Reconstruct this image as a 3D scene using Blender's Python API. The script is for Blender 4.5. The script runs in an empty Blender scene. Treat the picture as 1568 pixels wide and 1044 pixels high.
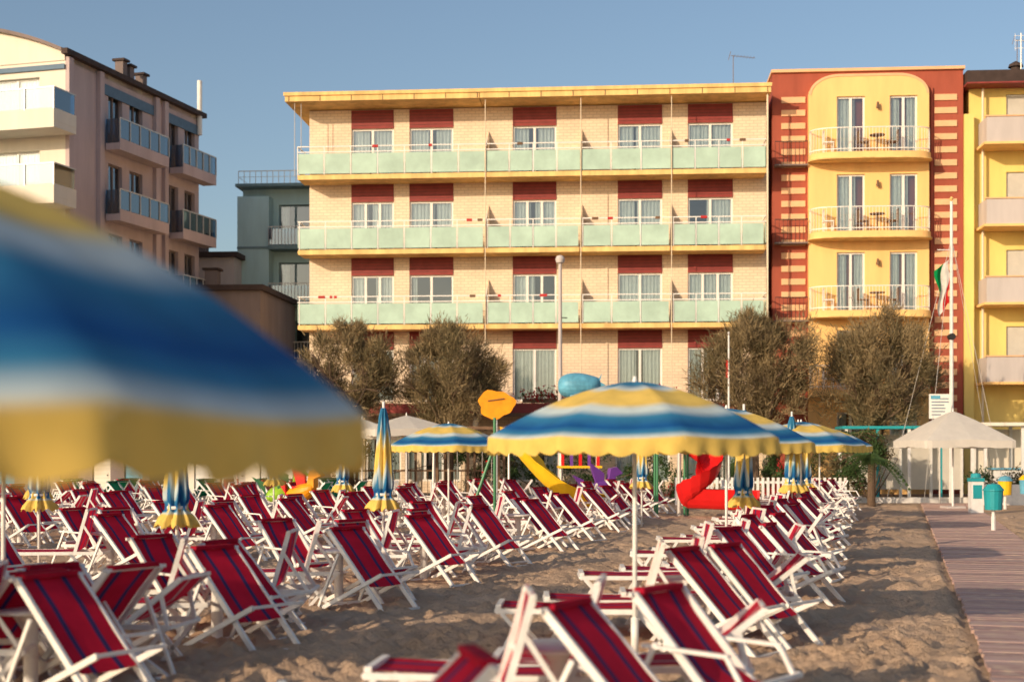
import bpy, math, random
import numpy as np
from mathutils import Vector, Matrix
random.seed(7); rng=np.random.default_rng(7)
S=bpy.context.scene
col=S.collection
S.view_settings.view_transform='Standard'; S.view_settings.look='None'; S.view_settings.exposure=0
# ------------------------------------------------------------ materials
def _nt(name):
    m=bpy.data.materials.new(name); m.use_nodes=True
    nt=m.node_tree; b=nt.nodes['Principled BSDF']; return m,nt,b
def mat(name,c,rough=.65,var=.18,scale=3,metal=0,bump=0,bscale=None,spec=.3,trans=0,streak=0):
    m,nt,b=_nt(name)
    b.inputs['Roughness'].default_value=rough; b.inputs['Metallic'].default_value=metal
    b.inputs['Specular IOR Level'].default_value=spec
    tc=nt.nodes.new('ShaderNodeTexCoord'); n=nt.nodes.new('ShaderNodeTexNoise')
    n.inputs['Scale'].default_value=scale; n.inputs['Detail'].default_value=6; n.inputs['Roughness'].default_value=.65
    if streak:
        mp=nt.nodes.new('ShaderNodeMapping'); mp.inputs['Scale'].default_value=(1,1,.18); nt.links.new(tc.outputs['Object'],mp.inputs[0]); nt.links.new(mp.outputs[0],n.inputs['Vector'])
    else: nt.links.new(tc.outputs['Object'],n.inputs['Vector'])
    r=nt.nodes.new('ShaderNodeValToRGB'); r.color_ramp.elements[0].position=.3; r.color_ramp.elements[1].position=.7
    r.color_ramp.elements[0].color=[x*(1-var) for x in c]+[1]; r.color_ramp.elements[1].color=[min(1,x*(1+var*.6)) for x in c]+[1]
    nt.links.new(n.outputs['Fac'],r.inputs['Fac']); nt.links.new(r.outputs['Color'],b.inputs['Base Color'])
    if bump:
        n2=nt.nodes.new('ShaderNodeTexNoise'); n2.inputs['Scale'].default_value=bscale or scale*8; n2.inputs['Detail'].default_value=5
        nt.links.new(tc.outputs['Object'],n2.inputs['Vector'])
        bp=nt.nodes.new('ShaderNodeBump'); bp.inputs['Strength'].default_value=bump; bp.inputs['Distance'].default_value=.03
        nt.links.new(n2.outputs['Fac'],bp.inputs['Height']); nt.links.new(bp.outputs['Normal'],b.inputs['Normal'])
    if trans:
        t=nt.nodes.new('ShaderNodeBsdfTranslucent'); nt.links.new(r.outputs['Color'],t.inputs['Color'])
        mx=nt.nodes.new('ShaderNodeMixShader'); mx.inputs[0].default_value=trans
        out=nt.nodes['Material Output']; nt.links.new(b.outputs[0],mx.inputs[1]); nt.links.new(t.outputs[0],mx.inputs[2]); nt.links.new(mx.outputs[0],out.inputs[0])
    return m
def ramp_uv(name,stops,axis=1,mul=1.0,rough=.8,trans=.25,interp='LINEAR',bump=.15):
    m,nt,b=_nt(name); b.inputs['Roughness'].default_value=rough; b.inputs['Specular IOR Level'].default_value=.15
    uv=nt.nodes.new('ShaderNodeUVMap'); sp=nt.nodes.new('ShaderNodeSeparateXYZ'); nt.links.new(uv.outputs[0],sp.inputs[0])
    mu=nt.nodes.new('ShaderNodeMath'); mu.operation='MULTIPLY'; mu.inputs[1].default_value=mul
    nt.links.new(sp.outputs[axis],mu.inputs[0])
    r=nt.nodes.new('ShaderNodeValToRGB'); cr=r.color_ramp; cr.interpolation=interp
    while len(cr.elements)<len(stops): cr.elements.new(.5)
    for e,(p,c) in zip(cr.elements,stops): e.position=p*mul; e.color=list(c)+[1]
    nt.links.new(mu.outputs[0],r.inputs['Fac'])
    tc=nt.nodes.new('ShaderNodeTexCoord'); n=nt.nodes.new('ShaderNodeTexNoise'); n.inputs['Scale'].default_value=5; n.inputs['Detail'].default_value=6
    nt.links.new(tc.outputs['Object'],n.inputs['Vector'])
    mr=nt.nodes.new('ShaderNodeMapRange'); mr.inputs[1].default_value=.3; mr.inputs[2].default_value=.7; mr.inputs[3].default_value=.82; mr.inputs[4].default_value=1.05
    nt.links.new(n.outputs['Fac'],mr.inputs[0])
    vm=nt.nodes.new('ShaderNodeVectorMath'); vm.operation='SCALE'
    nt.links.new(r.outputs['Color'],vm.inputs[0]); nt.links.new(mr.outputs[0],vm.inputs['Scale'])
    nt.links.new(vm.outputs[0],b.inputs['Base Color'])
    bp=nt.nodes.new('ShaderNodeBump'); bp.inputs['Strength'].default_value=bump; bp.inputs['Distance'].default_value=.05
    nt.links.new(n.outputs['Fac'],bp.inputs['Height']); nt.links.new(bp.outputs[0],b.inputs['Normal'])
    t=nt.nodes.new('ShaderNodeBsdfTranslucent'); nt.links.new(vm.outputs[0],t.inputs['Color'])
    mx=nt.nodes.new('ShaderNodeMixShader'); mx.inputs[0].default_value=trans
    out=nt.nodes['Material Output']; nt.links.new(b.outputs[0],mx.inputs[1]); nt.links.new(t.outputs[0],mx.inputs[2]); nt.links.new(mx.outputs[0],out.inputs[0])
    return m
def glassmat(name,tint,refl=.12):
    m,nt,b=_nt(name)
    t=nt.nodes.new('ShaderNodeBsdfTransparent'); t.inputs[0].default_value=list(tint)+[1]
    g=nt.nodes.new('ShaderNodeBsdfGlossy'); g.inputs['Roughness'].default_value=.03; g.inputs[0].default_value=(.9,.95,1,1)
    f=nt.nodes.new('ShaderNodeFresnel'); f.inputs[0].default_value=1.5
    a=nt.nodes.new('ShaderNodeMath'); a.operation='ADD'; a.inputs[1].default_value=refl; nt.links.new(f.outputs[0],a.inputs[0])
    mx=nt.nodes.new('ShaderNodeMixShader'); nt.links.new(a.outputs[0],mx.inputs[0]); nt.links.new(t.outputs[0],mx.inputs[1]); nt.links.new(g.outputs[0],mx.inputs[2])
    nt.links.new(mx.outputs[0],nt.nodes['Material Output'].inputs[0]); return m
def brickmat(name,c1,c2,mortar,scale,bw=.5,rh=.25):
    m,nt,b=_nt(name); b.inputs['Roughness'].default_value=.6
    tc=nt.nodes.new('ShaderNodeTexCoord'); mp=nt.nodes.new('ShaderNodeMapping'); mp.inputs['Rotation'].default_value=(math.radians(90),0,0)
    nt.links.new(tc.outputs['Object'],mp.inputs[0])
    br=nt.nodes.new('ShaderNodeTexBrick'); br.inputs['Color1'].default_value=list(c1)+[1]; br.inputs['Color2'].default_value=list(c2)+[1]; br.inputs['Mortar'].default_value=list(mortar)+[1]
    br.inputs['Scale'].default_value=scale; br.inputs['Mortar Size'].default_value=.014; br.inputs['Brick Width'].default_value=bw; br.inputs['Row Height'].default_value=rh
    nt.links.new(mp.outputs[0],br.inputs['Vector'])
    n=nt.nodes.new('ShaderNodeTexNoise'); n.inputs['Scale'].default_value=.9; n.inputs['Detail'].default_value=7
    nt.links.new(tc.outputs['Object'],n.inputs['Vector'])
    mr=nt.nodes.new('ShaderNodeMapRange'); mr.inputs[1].default_value=.3; mr.inputs[2].default_value=.7; mr.inputs[3].default_value=.86; mr.inputs[4].default_value=1.05
    nt.links.new(n.outputs['Fac'],mr.inputs[0]); vm=nt.nodes.new('ShaderNodeVectorMath'); vm.operation='SCALE'
    nt.links.new(br.outputs['Color'],vm.inputs[0]); nt.links.new(mr.outputs[0],vm.inputs['Scale']); nt.links.new(vm.outputs[0],b.inputs['Base Color'])
    return m
M={}
M['white']=mat('white_paint',(.74,.72,.69),.45,.12,6)
M['frame']=mat('window_frame_white',(.80,.78,.74),.4,.08)
M['cream']=brickmat('cream_tiles',(.82,.66,.48),(.77,.60,.43),(.62,.48,.34),1.0,.30,.12)
M['creamplain']=mat('cream_plaster',(.78,.63,.45),.7,.12,2,streak=1)
M['maroon']=mat('maroon_shutter_box',(.26,.045,.04),.6,.2,3)
M['ochre']=mat('ochre_concrete',(.84,.55,.21),.7,.32,2.2,bump=.1,streak=1)
M['pgreen']=mat('pale_green_panel',(.44,.60,.50),.3,.2,1.1)
M['glass']=glassmat('window_glass',(.80,.88,.88),.12)
M['bglass']=glassmat('blue_balcony_glass',(.25,.42,.52),.12)
M['curtain']=mat('curtain_cloth',(.84,.85,.82),.9,.10,6,trans=.15)
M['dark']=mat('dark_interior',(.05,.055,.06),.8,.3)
M['greyblind']=mat('roller_blind',(.55,.52,.46),.7,.1)
M['red']=mat('terracotta_red_plaster',(.36,.085,.05),.75,.22,1.5,streak=1)
M['yellow']=mat('apricot_plaster',(.90,.56,.22),.75,.12,1.2,streak=1)
M['stripe']=mat('stripe_plaster',(.78,.46,.25),.75,.12,2)
M['lemon']=mat('lemon_plaster',(.82,.62,.20),.75,.12,1.2,streak=1)
M['greyp']=mat('grey_parapet',(.52,.47,.45),.75,.12,1.5,streak=1)
M['roofdark']=mat('dark_roof',(.06,.04,.035),.8,.3,3)
M['mauve']=mat('mauve_plaster',(.50,.40,.40),.8,.18,1.0,streak=1)
M['offwhite']=mat('offwhite_plaster',(.74,.68,.58),.75,.1,1,streak=1)
M['steelblue']=mat('slate_blue_paint',(.10,.17,.25),.6,.15)
M['teal']=mat('teal_plaster',(.42,.60,.61),.75,.18,.8,streak=1)
M['tealdark']=mat('teal_dark',(.15,.23,.25),.7,.2)
M['brown']=mat('brown_plaster',(.21,.165,.155),.8,.2,1,streak=1)
M['rail']=mat('rail_metal',(.55,.52,.48),.4,.1,6,metal=.3)
M['pipe']=mat('downpipe',(.72,.60,.43),.5,.1)
M['bark']=mat('bark',(.13,.085,.055),.9,.35,8,bump=.6,bscale=25)
M['leafA']=mat('tamarisk_leaf_light',(.33,.25,.135),.8,.3,2,trans=.3)
M['leafB']=mat('tamarisk_leaf_dark',(.18,.145,.075),.8,.3,2,trans=.3)
M['leafC']=mat('green_leaf',(.06,.11,.035),.7,.35,2,trans=.25)
M['leafR']=mat('red_flower',(.45,.03,.03),.7,.3,2)
M['alu']=mat('white_aluminium',(.80,.78,.75),.35,.14,9)
RF=(.62,.014,.05);RG=(.55,.012,.045);NV=(.06,.04,.15)
M['fab']=ramp_uv('striped_canvas',[(0,RG),(.21,RG),(.215,NV),(.30,NV),(.305,RF),(.69,RF),(.695,NV),(.78,NV),(.785,RG)],0,1,.85,.32)
M['fabred']=ramp_uv('red_canvas',[(0,(.60,.02,.055)),(.45,(.60,.02,.055)),(.46,(.6,.36,.36)),(.54,(.6,.36,.36)),(.55,(.60,.02,.055)),(1,(.60,.02,.055))],0,1,.85,.3)
M['fabgreen']=ramp_uv('green_canvas',[(0,(.01,.19,.09)),(.4,(.01,.19,.09)),(.5,(.02,.24,.11)),(1,(.01,.18,.09))],0,1,.85,.22)
M['fabblue']=ramp_uv('blue_canvas',[(0,(.02,.12,.42)),(.4,(.02,.12,.42)),(.5,(.04,.2,.5)),(1,(.02,.12,.42))],0,1,.85,.22)
Y=(.90,.64,.16);P=(.62,.74,.76);BL=(.045,.24,.44);BD=(.010,.10,.34)
M['umb']=ramp_uv('umbrella_canvas',[(0,BL),(.17,BL),(.27,P),(.34,Y),(.56,Y),(.63,P),(.67,P),(.75,BL),(.88,BD),(.94,BL),(.985,P),(1.01,Y),(1.15,Y)],1,1/1.2,.8,.25)
M['slideY']=mat('yellow_plastic',(.85,.50,.02),.35,.08)
M['slideR']=mat('red_plastic',(.65,.015,.015),.35,.08)
M['orange']=mat('orange_plastic',(.88,.33,.01),.45,.2,4)
M['bluep']=mat('blue_plastic',(.12,.38,.54),.5,.3,3)
M['purple']=mat('purple_plastic',(.16,.05,.30),.4,.1)
M['greenp']=mat('green_plastic',(.05,.22,.10),.4,.1)
M['limep']=mat('lime_plastic',(.30,.55,.04),.4,.1)
M['tealp']=mat('teal_plastic',(.02,.30,.34),.45,.1)
M['canvasw']=mat('white_canvas',(.78,.74,.67),.85,.08,3,trans=.3)
M['wood']=mat('brown_wood',(.17,.10,.06),.8,.3,4)
M['paver']=mat('promenade_paving',(.30,.25,.21),.85,.15,3,bump=.2)
M['flag']=ramp_uv('tricolour_flag',[(0,(.0,.25,.07)),(.333,(.0,.25,.07)),(.334,(.75,.75,.72)),(.666,(.75,.75,.72)),(.667,(.6,.02,.02))],0,1,.8,.3)
M['black']=mat('black_metal',(.03,.03,.03),.5,.1)
# sand
m,nt,b=_nt('sand'); b.inputs['Roughness'].default_value=.95; b.inputs['Specular IOR Level'].default_value=.1
tc=nt.nodes.new('ShaderNodeTexCoord')
def nz(sc,det=6,ro=.6):
    n=nt.nodes.new('ShaderNodeTexNoise'); n.inputs['Scale'].default_value=sc; n.inputs['Detail'].default_value=det; n.inputs['Roughness'].default_value=ro
    nt.links.new(tc.outputs['Object'],n.inputs['Vector']); return n
n1=nz(.9,8,.7); r=nt.nodes.new('ShaderNodeValToRGB'); r.color_ramp.elements[0].position=.3; r.color_ramp.elements[1].position=.72
r.color_ramp.elements[0].color=(.47,.325,.22,1); r.color_ramp.elements[1].color=(.68,.49,.345,1)
nt.links.new(n1.outputs['Fac'],r.inputs['Fac']); nt.links.new(r.outputs['Color'],b.inputs['Base Color'])
n2=nz(5,6,.72); n3=nz(34,4,.7)
ad=nt.nodes.new('ShaderNodeMath'); ad.operation='MULTIPLY_ADD'; ad.inputs[1].default_value=.3
nt.links.new(n3.outputs['Fac'],ad.inputs[0]); nt.links.new(n2.outputs['Fac'],ad.inputs[2])
bp=nt.nodes.new('ShaderNodeBump'); bp.inputs['Strength'].default_value=1.0; bp.inputs['Distance'].default_value=.09
nt.links.new(ad.outputs[0],bp.inputs['Height']); nt.links.new(bp.outputs[0],b.inputs['Normal']); M['sand']=m
# boards
m,nt,b=_nt('deck_boards'); b.inputs['Roughness'].default_value=.8
tc=nt.nodes.new('ShaderNodeTexCoord'); g=nt.nodes.new('ShaderNodeNewGeometry')
r=nt.nodes.new('ShaderNodeValToRGB'); r.color_ramp.elements[0].color=(.33,.20,.175,1); r.color_ramp.elements[1].color=(.50,.34,.30,1)
nt.links.new(g.outputs['Random Per Island'],r.inputs['Fac'])
n=nt.nodes.new('ShaderNodeTexNoise'); n.inputs['Scale'].default_value=6; n.inputs['Detail'].default_value=8; nt.links.new(tc.outputs['Object'],n.inputs['Vector'])
mx=nt.nodes.new('ShaderNodeMix'); mx.data_type='RGBA'; mx.blend_type='MIX'
mr=nt.nodes.new('ShaderNodeMapRange'); mr.inputs[1].default_value=.5; mr.inputs[2].default_value=.7; nt.links.new(n.outputs['Fac'],mr.inputs[0])
nt.links.new(mr.outputs[0],mx.inputs[0]); nt.links.new(r.outputs['Color'],mx.inputs[6]); mx.inputs[7].default_value=(.52,.38,.29,1)
nt.links.new(mx.outputs[2],b.inputs['Base Color']); M['deck']=m
# ------------------------------------------------------------ mesh builder
class B:
    def __init__(s): s.v=[];s.f=[];s.m=[];s.uv=[];s.mats=[]
    def mi(s,k):
        if k not in s.mats: s.mats.append(k)
        return s.mats.index(k)
    def face(s,pts,k,uv=None):
        i=len(s.v); s.v+= [tuple(p) for p in pts]; s.f.append(list(range(i,i+len(pts)))); s.m.append(s.mi(k)); s.uv+= uv or [(0,0)]*len(pts)
    def box(s,x0,x1,y0,y1,z0,z1,k):
        P=[(x0,y0,z0),(x1,y0,z0),(x1,y1,z0),(x0,y1,z0),(x0,y0,z1),(x1,y0,z1),(x1,y1,z1),(x0,y1,z1)]
        i=len(s.v); s.v+=P
        for q in ((3,2,1,0),(4,5,6,7),(0,1,5,4),(1,2,6,5),(2,3,7,6),(3,0,4,7)):
            s.f.append([i+a for a in q]); s.m.append(s.mi(k)); s.uv+=[(0,0)]*4
    def beam(s,p,q,w,h,k):
        p=Vector(p);q=Vector(q);d=(q-p); 
        if d.length<1e-6:return
        d.normalize(); up=Vector((0,0,1)) if abs(d.z)<.95 else Vector((1,0,0))
        a=d.cross(up).normalized(); c=a.cross(d).normalized()
        i=len(s.v)
        for e in (p,q):
            for sa,sc in ((-1,-1),(1,-1),(1,1),(-1,1)): s.v.append(tuple(e+a*sa*w/2+c*sc*h/2))
        for f in ((3,2,1,0),(4,5,6,7),(0,1,5,4),(1,2,6,5),(2,3,7,6),(3,0,4,7)):
            s.f.append([i+x for x in f]); s.m.append(s.mi(k)); s.uv+=[(0,0)]*4
    def cyl(s,p,q,r0,r1,k,n=10,caps=True):
        p=Vector(p);q=Vector(q);d=(q-p).normalized(); up=Vector((0,0,1)) if abs(d.z)<.95 else Vector((1,0,0))
        a=d.cross(up).normalized(); c=d.cross(a).normalized(); i=len(s.v)
        for e,r in ((p,r0),(q,r1)):
            for j in range(n):
                t=2*math.pi*j/n; s.v.append(tuple(e+(a*math.cos(t)+c*math.sin(t))*r))
        for j in range(n):
            s.f.append([i+j,i+(j+1)%n,i+n+(j+1)%n,i+n+j]); s.m.append(s.mi(k)); s.uv+=[(0,0)]*4
        if caps:
            s.f.append([i+j for j in range(n)][::-1]); s.m.append(s.mi(k)); s.uv+=[(0,0)]*n
            s.f.append([i+n+j for j in range(n)]); s.m.append(s.mi(k)); s.uv+=[(0,0)]*n
    def grid(s,fn,nu,nv,k,close=False):
        i=len(s.v); U=[]
        for a in range(nu+1):
            for c in range(nv+1):
                p,u=fn(a/nu,c/nv); s.v.append(tuple(p)); U.append(u)
        for a in range(nu):
            for c in range(nv):
                q=[a*(nv+1)+c,(a+1)*(nv+1)+c,(a+1)*(nv+1)+c+1,a*(nv+1)+c+1]
                s.f.append([i+x for x in q]); s.m.append(s.mi(k)); s.uv+=[U[x] for x in q]
    def lathe(s,prof,k,n=16,c=(0,0)):
        def fn(a,b):
            j=b*(len(prof)-1); i=min(int(round(j)),len(prof)-1); r,z=prof[i]; t=2*math.pi*a
            return (c[0]+r*math.cos(t),c[1]+r*math.sin(t),z),(a,b)
        s.grid(fn,n,len(prof)-1,k)
    def prism(s,poly,y0,y1,k,plane='xz'):
        n=len(poly)
        def T(p,y): return (p[0],y,p[1]) if plane=='xz' else (p[0],p[1],y)
        s.face([T(p,y0) for p in poly],k); s.face([T(p,y1) for p in poly][::-1],k)
        for j in range(n):
            a,b_=poly[j],poly[(j+1)%n]; s.face([T(a,y0),T(b_,y0),T(b_,y1),T(a,y1)],k)
    def mesh(s,name,smooth=False):
        me=bpy.data.meshes.new(name); me.from_pydata(s.v,[],s.f)
        for k in s.mats: me.materials.append(M[k])
        me.polygons.foreach_set('material_index',s.m)
        ul=me.uv_layers.new(name='UVMap'); ul.data.foreach_set('uv',np.array(s.uv,dtype=np.float32).ravel())
        if smooth: me.polygons.foreach_set('use_smooth',[True]*len(s.f))
        me.update(); return me
    def obj(s,name,parent=None,loc=None,rz=0,smooth=False):
        o=bpy.data.objects.new(name,s.mesh(name,smooth)); col.objects.link(o)
        if loc is not None: o.location=loc
        o.rotation_euler[2]=rz
        if parent: o.parent=parent
        return o
def empty(name,loc=(0,0,0),rz=0):
    e=bpy.data.objects.new(name,None); e.empty_display_size=.2; col.objects.link(e); e.location=loc; e.rotation_euler[2]=rz; return e
def inst(name,me,x,y,z=0,rz=0,sc=1):
    o=bpy.data.objects.new(name,me); col.objects.link(o); o.location=(x,y,z); o.rotation_euler[2]=rz; o.scale=(sc,)*3; return o
# facade tools (local: x right, -y outward, z up)
def wall(b,x0,x1,z0,z1,ops,k,y=0,rev=.18):
    xs=sorted({x0,x1}|{v for o in ops for v in o[:2]}); zs=sorted({z0,z1}|{v for o in ops for v in o[2:4]})
    for a,c in zip(xs,xs[1:]):
        for d,e in zip(zs,zs[1:]):
            mx_,mz=(a+c)/2,(d+e)/2
            if any(o[0]<mx_<o[1] and o[2]<mz<o[3] for o in ops): continue
            b.face([(a,y,d),(c,y,d),(c,y,e),(a,y,e)],k)
    for o in ops:
        a,c,d,e=o[:4]; r=y+rev
        b.face([(a,y,d),(a,r,d),(a,r,e),(a,y,e)],k); b.face([(c,r,d),(c,y,d),(c,y,e),(c,r,e)],k)
        b.face([(a,y,e),(a,r,e),(c,r,e),(c,y,e)],k); b.face([(a,r,d),(a,y,d),(c,y,d),(c,r,d)],k)
def window(b,x0,x1,z0,z1,y=.10,leaves=2,cur=None,fk='frame'):
    t=.07
    b.box(x0,x0+t,y-.03,y+.03,z0,z1,fk); b.box(x1-t,x1,y-.03,y+.03,z0,z1,fk)
    b.box(x0+t,x1-t,y-.03,y+.03,z1-t,z1,fk); b.box(x0+t,x1-t,y-.03,y+.03,z0,z0+t,fk)
    for i in range(1,leaves):
        xm=x0+(x1-x0)*i/leaves; b.box(xm-.05,xm+.05,y-.04,y+.04,z0+t,z1-t,fk)
    b.face([(x0+t,y,z0+t),(x1-t,y,z0+t),(x1-t,y,z1-t),(x0+t,y,z1-t)],'glass')
    if cur is None:
        w=x1-x0; g=random.choice([0,.10,.16,.22,.05]); cx=random.uniform(.35,.65)
        cur=[(x0+.03,x0+w*(cx-g/2)),(x0+w*(cx+g/2),x1-.03)]
    for a,c in cur:
        if c-a<.08: continue
        ph=random.random()*6; n=max(8,int((c-a)*26))
        def fn(u,v,a=a,c=c,ph=ph): 
            x=a+(c-a)*u; return (x,y+.09+.03*math.sin(x*42+ph)+.01*math.sin(x*97),z0+(z1-z0)*v),(u,v)
        b.grid(fn,n,1,'curtain')
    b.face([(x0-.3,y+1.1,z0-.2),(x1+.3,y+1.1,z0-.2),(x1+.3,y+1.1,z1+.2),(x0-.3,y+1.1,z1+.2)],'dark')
def shell(b,x0,x1,y0,y1,z0,z1,k):
    b.face([(x0,y1,z0),(x0,y0,z0),(x0,y0,z1),(x0,y1,z1)],k); b.face([(x1,y0,z0),(x1,y1,z0),(x1,y1,z1),(x1,y0,z1)],k)
    b.face([(x1,y1,z0),(x0,y1,z0),(x0,y1,z1),(x1,y1,z1)],k); b.face([(x0,y0,z1),(x1,y0,z1),(x1,y1,z1),(x0,y1,z1)],k)
FR=-math.radians(4.6); FO=(0,58,0)
# ------------------------------------------------------------ hotel
root=empty('cream_hotel_building',FO,FR)
wins=[(-6.63,-4.87),(-4.22,-2.41),(.03,1.81),(4.30,6.09),(7.12,8.92)]
floors=[12.95,9.93,6.90,3.85]
heads=[15.06,12.05,9.03,6.0]
ops=[(a,c,f+.02,h) for f,h in zip(floors,heads) for a,c in wins]
ops+=[(a-.1,c+.3,.6,3.0) for a,c in wins]
w=B(); wall(w,-8.38,10.25,0,15.85,ops,'cream'); shell(w,-8.38,10.25,0,10,0,15.85,'creamplain'); w.obj('walls',root)
g=B()
for o in ops[:-5]:
    if abs(o[0]+4.22)<.01 and abs(o[3]-9.03)<.1: window(g,*o,cur=[(o[0]+.1,o[0]+.3)])
    elif abs(o[0]-7.12)<.01 and abs(o[3]-12.05)<.1: window(g,*o,cur=[(o[0]+.75,o[1]-.05)],leaves=2)
    elif abs(o[0]-.03)<.01 and abs(o[3]-9.03)<.1: window(g,*o,cur=[(o[0]+.1,o[0]+.9)],leaves=3)
    else: window(g,*o,leaves=random.choice([2,2,3]))
    g.box(o[0]+.001,o[1]-.001,-.03,.04,o[3]+.003,o[3]+.76,'maroon')
    for i in range(1,6): g.box(o[0]+.01,o[1]-.01,-.036,-.03,o[3]+.13*i,o[3]+.13*i+.012,'roofdark')
for o in ops[-5:]: window(g,*o,leaves=3)
g.obj('windows_and_shutter_boxes',root)
bl=B(); ra=B()
x0,x1=-8.58,10.13; parts=[-.96,2.85,6.43]
for fi,f in enumerate(floors[:3]):
    segs=[x0]+parts+[x1]
    bl.box(x0,x1,-1.25,-.001,f-.17,f,'ochre')
    for a,c in zip(segs,segs[1:]):
        gp=.07 if fi>0 else 0
        bl.box(a+gp,c-gp-.002,-1.31,-1.251,f-.19,f-.0,'ochre')
        n=max(2,round((c-a)/1.05)); 
        for i in range(n):
            p=a+gp+(c-a-2*gp)*i/n; q=a+gp+(c-a-2*gp)*(i+1)/n
            bl.box(p+.035,q-.035,-1.285,-1.262,f+.05,f+.86,'pgreen')
            ra.box(p-.018,p+.018,-1.29,-1.255,f+.002,f+1.13,'frame')
    for z in (f+.90,f+1.12): ra.box(x0,x1,-1.30,-1.262,z,z+.04,'frame')
    bl.box(x0+.0,x0+.03,-1.24,-.01,f+.1,f+.86,'pgreen'); ra.box(x0,x0+.035,-1.25,0,f+1.12,f+1.16,'frame')
    bl.box(x1-.03,x1,-1.24,-.01,f+.1,f+.86,'pgreen'); ra.box(x1-.035,x1,-1.25,0,f+1.12,f+1.16,'frame')
    for px in parts:
        prof=[(-1.2,.05),(-.02,.05),(-.02,1.95)]+[(-.02-1.18*t,1.95-.85*(1-(1-t)**2)) for t in (.15,.3,.5,.7,.85,1)]
        pts=[(px,y,f+z) for y,z in prof]; bl.face(pts,'creamplain')
        for t in range(1,8): bl.beam((px-.03,-1.2*t/8,f+.06),(px-.03,-1.2*t/8,f+1.1+.1*(8-t)/1.2),.02,.02,'rail')
    for _ in range(6):
        xx=random.uniform(x0+.4,x1-.8); wv=random.uniform(.1,.3)
        ra.box(xx,xx+wv,-1.32,-1.25,f+1.08,f+1.18,random.choice(['leafR','wood','leafR']))
for px in parts: ra.cyl((px,-1.345,3.9),(px,-1.345,15.85),.018,.018,'pipe',8)
ra.cyl((x0-.1,-1.36,12.9),(x0-.1,-1.36,15.85),.015,.015,'rail',6); ra.cyl((x0+.15,-1.3,13.9),(x0+.15,-1.3,15.85),.015,.015,'rail',6)
ra.cyl((10.18,-1.3,3.8),(10.18,-1.3,15.85),.04,.04,'pipe',8)
bl.obj('balconies',root); ra.obj('railings_and_pipes',root)
e=B(); e.box(-9.05,-1.2,-1.5,10.2,15.88,16.16,'ochre'); e.box(-1.17,10.3,-1.5,10.2,15.88,16.19,'ochre'); e.box(-9.1,10.33,-1.56,-1.502,16.10,16.24,'ochre')
xx=-8.9
while xx<10.2: e.box(xx,xx+.03,-1.512,-1.50,15.89,16.09,'wood'); xx+=1.27
e.obj('eaves_slab',root)
gf=B(); gf.box(-8.3,10.2,-2.4,-.01,3.25,3.7,'maroon'); gf.box(-8.3,10.2,-2.45,-2.4,3.2,3.32,'wood')
for i in range(9):
    gf.box(-8.1+i*2.25,-7.9+i*2.25,-2.3,-2.1,0,3.24,'creamplain')
gf.obj('ground_floor_awning',root)
fl=B()
for cx in [1.0,5.0,5.9,6.2,-1.5,1.7]:
    for _ in range(260):
        p=Vector((cx+random.gauss(0,.28),-2.3+random.gauss(0,.12),3.98+random.gauss(0,.15))); d=Vector([random.gauss(0,.06) for _ in range(3)]); d2=Vector([random.gauss(0,.06) for _ in range(3)])
        fl.face([p,p+d,p+d2],random.choice(['leafR','leafR','leafC']))
    fl.box(cx-.4,cx+.4,-2.4,-2.2,3.72,3.88,'wood')
fl.obj('window_flower_boxes',root)
def antenna(name,x,y,z0,z1):
    b=B(); b.cyl((0,0,0),(0,0,z1-z0),.02,.015,'brown',6); h=z1-z0
    b.cyl((-.1,0,h-.02),(.9,0,h-.12),.012,.012,'brown',5)
    for i in range(7): b.cyl((.05+i*.13,-.2,h-.03-i*.013),(.05+i*.13,.2,h-.03-i*.013),.008,.008,'brown',4)
    b.cyl((-.2,0,h-.2),(-.1,0,h+.15),.012,.012,'brown',5)
    return b.obj(name,loc=(x,y,z0))
antenna('tv_antenna',9.1,58.5,16.2,18.1)
antenna('tv_antenna',20.6,58,16.6,18.6)
# ------------------------------------------------------------ red and apricot building
root=empty('red_and_yellow_building',FO,FR)
b=B(); b.box(10.5,18.0,.0,10,0,17.0,'red'); b.box(10.45,18.05,-.12,10.1,17.0,17.12,'stripe')
b.box(16.72,16.80,-.1,-.002,0,16.3,'red')
z=3.3
while z<15.8:
    b.box(16.88,17.75,-.05,-.002,z,z+.24,'stripe'); b.box(10.85,11.80,-.05,-.002,z,z+.24,'stripe'); z+=.52
b.obj('walls',root)
b=B(); bx0,bx1=11.9,16.6
bops=[(a,c,f+.02,f+2.38) for f in (13.55,10.45,7.35,4.25,1.0) for a,c in ((13.0,14.1),(15.07,16.15))]
wall(b,bx0,bx1,0,16.0,bops,'yellow',y=-.35,rev=.22)
arc=[(bx0,16.0),(bx1,16.0)]
for i in range(0,13):
    t=math.pi/2*i/12; arc.append((bx1-1.2+1.2*math.cos(t),16.0+.82*math.sin(t)))
for i in range(0,13):
    t=math.pi/2+math.pi/2*i/12; arc.append((bx0+1.2+1.2*math.cos(t),16.0+.82*math.sin(t)))
b.prism(arc[:2]+arc[3:-1],-.35,-.002,'yellow')
b.face([(bx0,-.002,0),(bx0,-.35,0),(bx0,-.35,16),(bx0,-.002,16)],'yellow'); b.face([(bx1,-.35,0),(bx1,-.002,0),(bx1,-.002,16),(bx1,-.35,16)],'yellow')
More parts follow.
